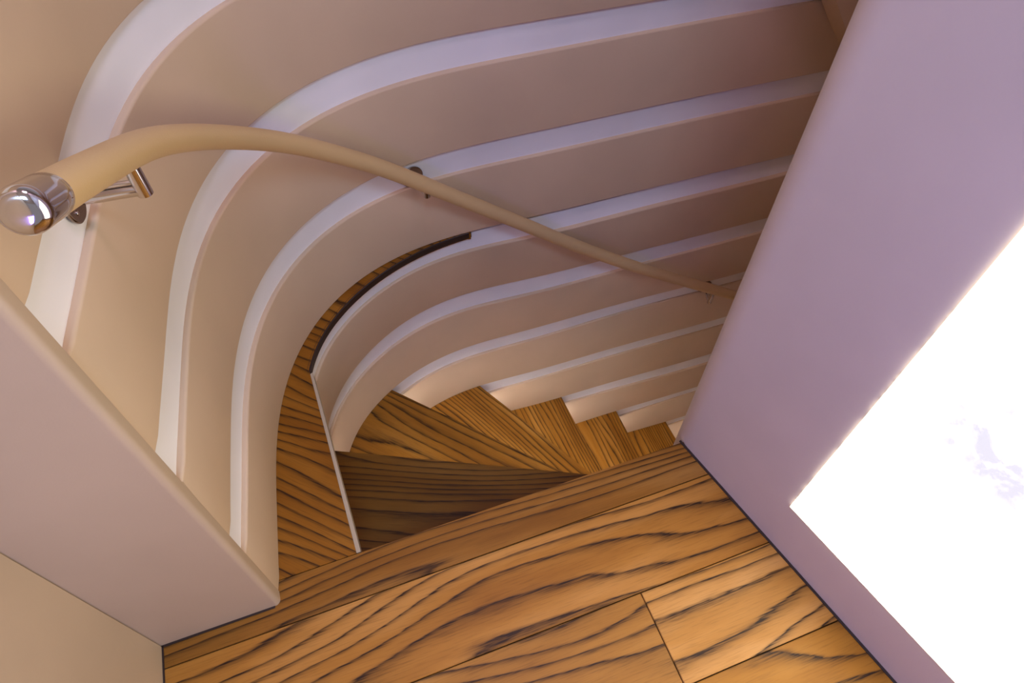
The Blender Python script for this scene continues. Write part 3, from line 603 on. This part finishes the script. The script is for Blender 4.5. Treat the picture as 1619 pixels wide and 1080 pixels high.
for j in range(8):
    board_bm(bm, ul, [(-0.3, 0.38+j*0.1), (END_X, 0.38+j*0.1), (END_X, 0.4795+j*0.1), (-0.3, 0.4795+j*0.1)], -8*H-0.05, -8*H, (1, 0), bevel=0.001)
tag(bm_obj('floor_lower', bm, M_OAK), kind='structure')

# ----------------------------------------------------------------- backlit panel on the lilac wall
ang = math.atan2(d.y, d.x)
P0 = A+d*((A.y-0.2217)/abs(d.y))
sg = empty('backlit_panel', (P0.x, P0.y, 0.1165), 'large glowing white marble panel set into the lilac wall on the right', 'light panel')
sg.rotation_euler = (0, 0, ang-PI/2)     # local -y runs along the wall towards the camera side
def box(name, x0, x1, y0, y1, z0, z1, mat, parent, bev=0.0):
    bm = bmesh.new(); bmesh.ops.create_cube(bm, size=1)
    for v in bm.verts:
        v.co = Vector(((x0+x1)/2+v.co.x*(x1-x0), (y0+y1)/2+v.co.y*(y1-y0), (z0+z1)/2+v.co.z*(z1-z0)))
    if bev: bmesh.ops.bevel(bm, geom=bm.edges[:], offset=bev, segments=3, affect='EDGES')
    return bm_obj(name, bm, mat, parent)
# local +y along the wall away from the corner, +x into the room or wall
box('stone_face', 0.0003, 0.0035, 0, 0.85, 0, 1.05, M_ONYX, sg)

# ----------------------------------------------------------------- handrail
RAIL = [(-0.1604,0.3480,0.7535),(-0.1604,0.3706,0.7418),(-0.1592,0.4040,0.7247),(-0.1564,0.4397,0.7068),(-0.1518,0.4871,0.6825),
 (-0.1441,0.5586,0.6460),(-0.1357,0.6185,0.6130),(-0.1235,0.6756,0.5761),(-0.1070,0.7283,0.5389),(-0.0862,0.7752,0.5021),
 (-0.0614,0.8171,0.4657),(-0.0329,0.8539,0.4295),(-0.0011,0.8858,0.3923),(0.0336,0.9128,0.3535),(0.0714,0.9352,0.3147),
 (0.1122,0.9531,0.2756),(0.1781,0.9721,0.2117),(0.2757,0.9841,0.1240),(0.3857,0.9867,0.0360),(0.5117,0.9862,-0.0682),
 (0.6576,0.9864,-0.1790),(0.8028,0.9856,-0.2812),(1.0411,0.9807,-0.4377),(1.36,0.980,-0.65)]
def cr3(P, per=8):
    P = [Vector(p) for p in P]; Q = []
    for i in range(len(P)-1):
        p0 = P[max(i-1, 0)]; p1 = P[i]; p2 = P[i+1]; p3 = P[min(i+2, len(P)-1)]
        for k in range(per):
            t = k/per
            Q.append(0.5*((2*p1)+(p2-p0)*t+(2*p0-5*p1+4*p2-p3)*t*t+(3*p1-p0-3*p2+p3)*t*t*t))
    Q.append(P[-1]); return Q
def smooth3(Q, it=12):
    for _ in range(it):
        Q = [Q[0]]+[(Q[i-1]+Q[i]*2+Q[i+1])/4 for i in range(1, len(Q)-1)]+[Q[-1]]
    return Q
def tube(name, path, rad, mat, parent, seg=28, cap=True):
    n = len(path); verts = []; faces = []
    if not callable(rad): r0 = rad; rad = lambda i: r0
    up = Vector((0, 0, 1))
    for i, p in enumerate(path):
        t = (path[min(i+1, n-1)]-path[max(i-1, 0)]).normalized()
        if abs(t.z) > 0.95: sd = t.cross(Vector((0, 1, 0))).normalized()
        else: sd = t.cross(up).normalized()
        v2 = sd.cross(t)
        for k in range(seg):
            a = 2*PI*k/seg
            verts.append(p+(sd*math.cos(a)+v2*math.sin(a))*rad(i))
    for i in range(n-1):
        for k in range(seg):
            faces.append((i*seg+k, i*seg+(k+1) % seg, (i+1)*seg+(k+1) % seg, (i+1)*seg+k))
    if cap:
        faces.append(tuple(range(seg))); faces.append(tuple((n-1)*seg+k for k in reversed(range(seg))))
    return mesh_obj(name, verts, faces, mat, parent, smooth=True, auto=0.8)

RR = 0.0147
hr = empty('handrail', (0, 0, 0), 'tan leather-wrapped handrail with chrome end cap sweeping down the curved wall', 'handrail')
Q = smooth3(cr3(RAIL), 30)
# where the leather stops and the cap begins
cut = min(range(len(Q)), key=lambda i: (Q[i]-Vector((-0.1595, 0.398, 0.728))).length)
tube('leather_grip', Q[cut:], RR, M_RAIL, hr, 32)
# end cap: short cylinder with a slightly domed face
cp = [Q[cut]+(Q[cut]-Q[cut+1]).normalized()*0.0]
dirn = (Q[cut]-Q[cut+3]).normalized()
L = 0.043
pts = []; rads = []
for s, r in ((-0.004, RR*1.0), (0.0, RR*1.015), (0.0005, RR*1.03), (0.012, RR*1.03), (L-0.010, RR*1.03)):
    pts.append(Q[cut]+dirn*s); rads.append(r)
for k in range(1, 10):
    a = PI/2*k/9
    pts.append(Q[cut]+dirn*(L-0.010+0.010*math.sin(a))); rads.append(max(0.0004, RR*1.03*math.cos(a)**0.6))
tube('end_cap', pts, lambda i: rads[i], M_CHROME, hr, 40)

def disc(name, c, nrm, r, th, mat, parent, bev=0.001, seg=40):
    bm = bmesh.new()
    bmesh.ops.create_cone(bm, segments=seg, radius1=r, radius2=r, depth=th, cap_ends=True)
    bmesh.ops.bevel(bm, geom=[e for e in bm.edges if abs(e.verts[0].co.z-e.verts[1].co.z) < 1e-6], offset=bev, segments=3, affect='EDGES')
    q = Vector((0, 0, 1)).rotation_difference(nrm)
    for v in bm.verts: v.co = q @ v.co + c
    return bm_obj(name, bm, mat, parent, smooth=True, auto=0.6)

def bracket(curve, pos, z):
    P = resample(CURVES[curve]); i = min(range(len(P)), key=lambda j: (P[j]-Vector(pos)).length)
    nn = normals(P)[i]; n3 = Vector((nn.x, nn.y, 0)); t3 = Vector((-nn.y, nn.x, 0))
    base = Vector((P[i].x, P[i].y, z))-n3*REC
    br = disc('bracket', base+n3*0.002, n3, 0.0225, 0.004, M_BRONZE, hr, 0.0012)
    # rail point straight out from the rosette
    rail = min(Q, key=lambda q: (Vector((q.x, q.y))-Vector((base.x, base.y))).length)
    elbow = Vector((rail.x, rail.y, z-0.001))
    # flat arm, gently swept
    arm = [base+n3*0.003+Vector((0, 0, 0.0)), base+n3*0.02+Vector((0, 0, -0.002)), base.lerp(elbow, 0.7)+Vector((0, 0, -0.0005)), elbow]
    tube('bracket_arm', smooth3(cr3(arm, 6), 3), 0.0058, M_CHROME, br, 16)
    arm2 = [p+Vector((0, 0, 0.0085)) for p in arm[1:]]
    tube('bracket_rib', smooth3(cr3(arm2, 6), 3), 0.0026, M_CHROME, br, 12)
    post = [elbow+Vector((0, 0, -0.005)), elbow+Vector((0, 0, 0.0)), Vector((rail.x, rail.y, rail.z-RR+0.002))]
    tube('bracket_post', post, 0.0070, M_CHROME, br, 20)
    dz = Vector((0, 0, 1))
    for sgn in (-1, 1):
        disc('screw', base+n3*0.0042+t3*(0.010*sgn)-dz*0.009, n3, 0.0022, 0.0016, M_CHROME, br, 0.0004, 16)
    return br
bracket('L0', (-0.206, 0.553), 0.615)
bracket('U2', (0.180, 1.03), 0.178)
bracket('U5', (1.002, 1.04), -0.452)

# ----------------------------------------------------------------- lights
def area(name, loc, target, size, power, col, size_y=None):
    l = bpy.data.lights.new(name, 'AREA'); l.energy = power; l.color = col
    l.shape = 'RECTANGLE'; l.size = size; l.size_y = size_y or size
    o = bpy.data.objects.new(name, l); link(o); o.location = loc
    o.rotation_euler = (Vector(target)-Vector(loc)).to_track_quat('-Z', 'Y').to_euler()
    return o
def spot(name, loc, target, power, col, ang, blend=0.6, rad=0.03):
    l = bpy.data.lights.new(name, 'SPOT'); l.energy = power; l.color = col
    l.spot_size = ang; l.spot_blend = blend; l.shadow_soft_size = rad
    o = bpy.data.objects.new(name, l); link(o); o.location = loc
    o.rotation_euler = (Vector(target)-Vector(loc)).to_track_quat('-Z', 'Y').to_euler()
    return o
for Lg in LIGHTS:
    (area if Lg[0] == 'area' else spot)(*Lg[1:])

w = bpy.data.worlds.new('world'); SC.world = w; w.use_nodes = True
w.node_tree.nodes['Background'].inputs[0].default_value = WORLD_COL
w.node_tree.nodes['Background'].inputs[1].default_value = WORLD_STR

# ----------------------------------------------------------------- camera
cam = bpy.data.cameras.new('camera'); co = bpy.data.objects.new('camera', cam); link(co)
R = CAM_R
m = Matrix(((R[0][0], -R[0][1], -R[0][2], 0), (R[1][0], -R[1][1], -R[1][2], 0), (R[2][0], -R[2][1], -R[2][2], 1.0), (0, 0, 0, 1)))
co.matrix_world = m
cam.sensor_width = 36; cam.sensor_fit = 'HORIZONTAL'
cam.lens = 1043/1619*36; cam.clip_start = 0.01; cam.clip_end = 50
SC.camera = co
SC.view_settings.view_transform = 'Standard'; SC.view_settings.look = 'None'
SC.view_settings.gamma = 1; SC.view_settings.use_curve_mapping = False
SC.view_settings.exposure = EXPO
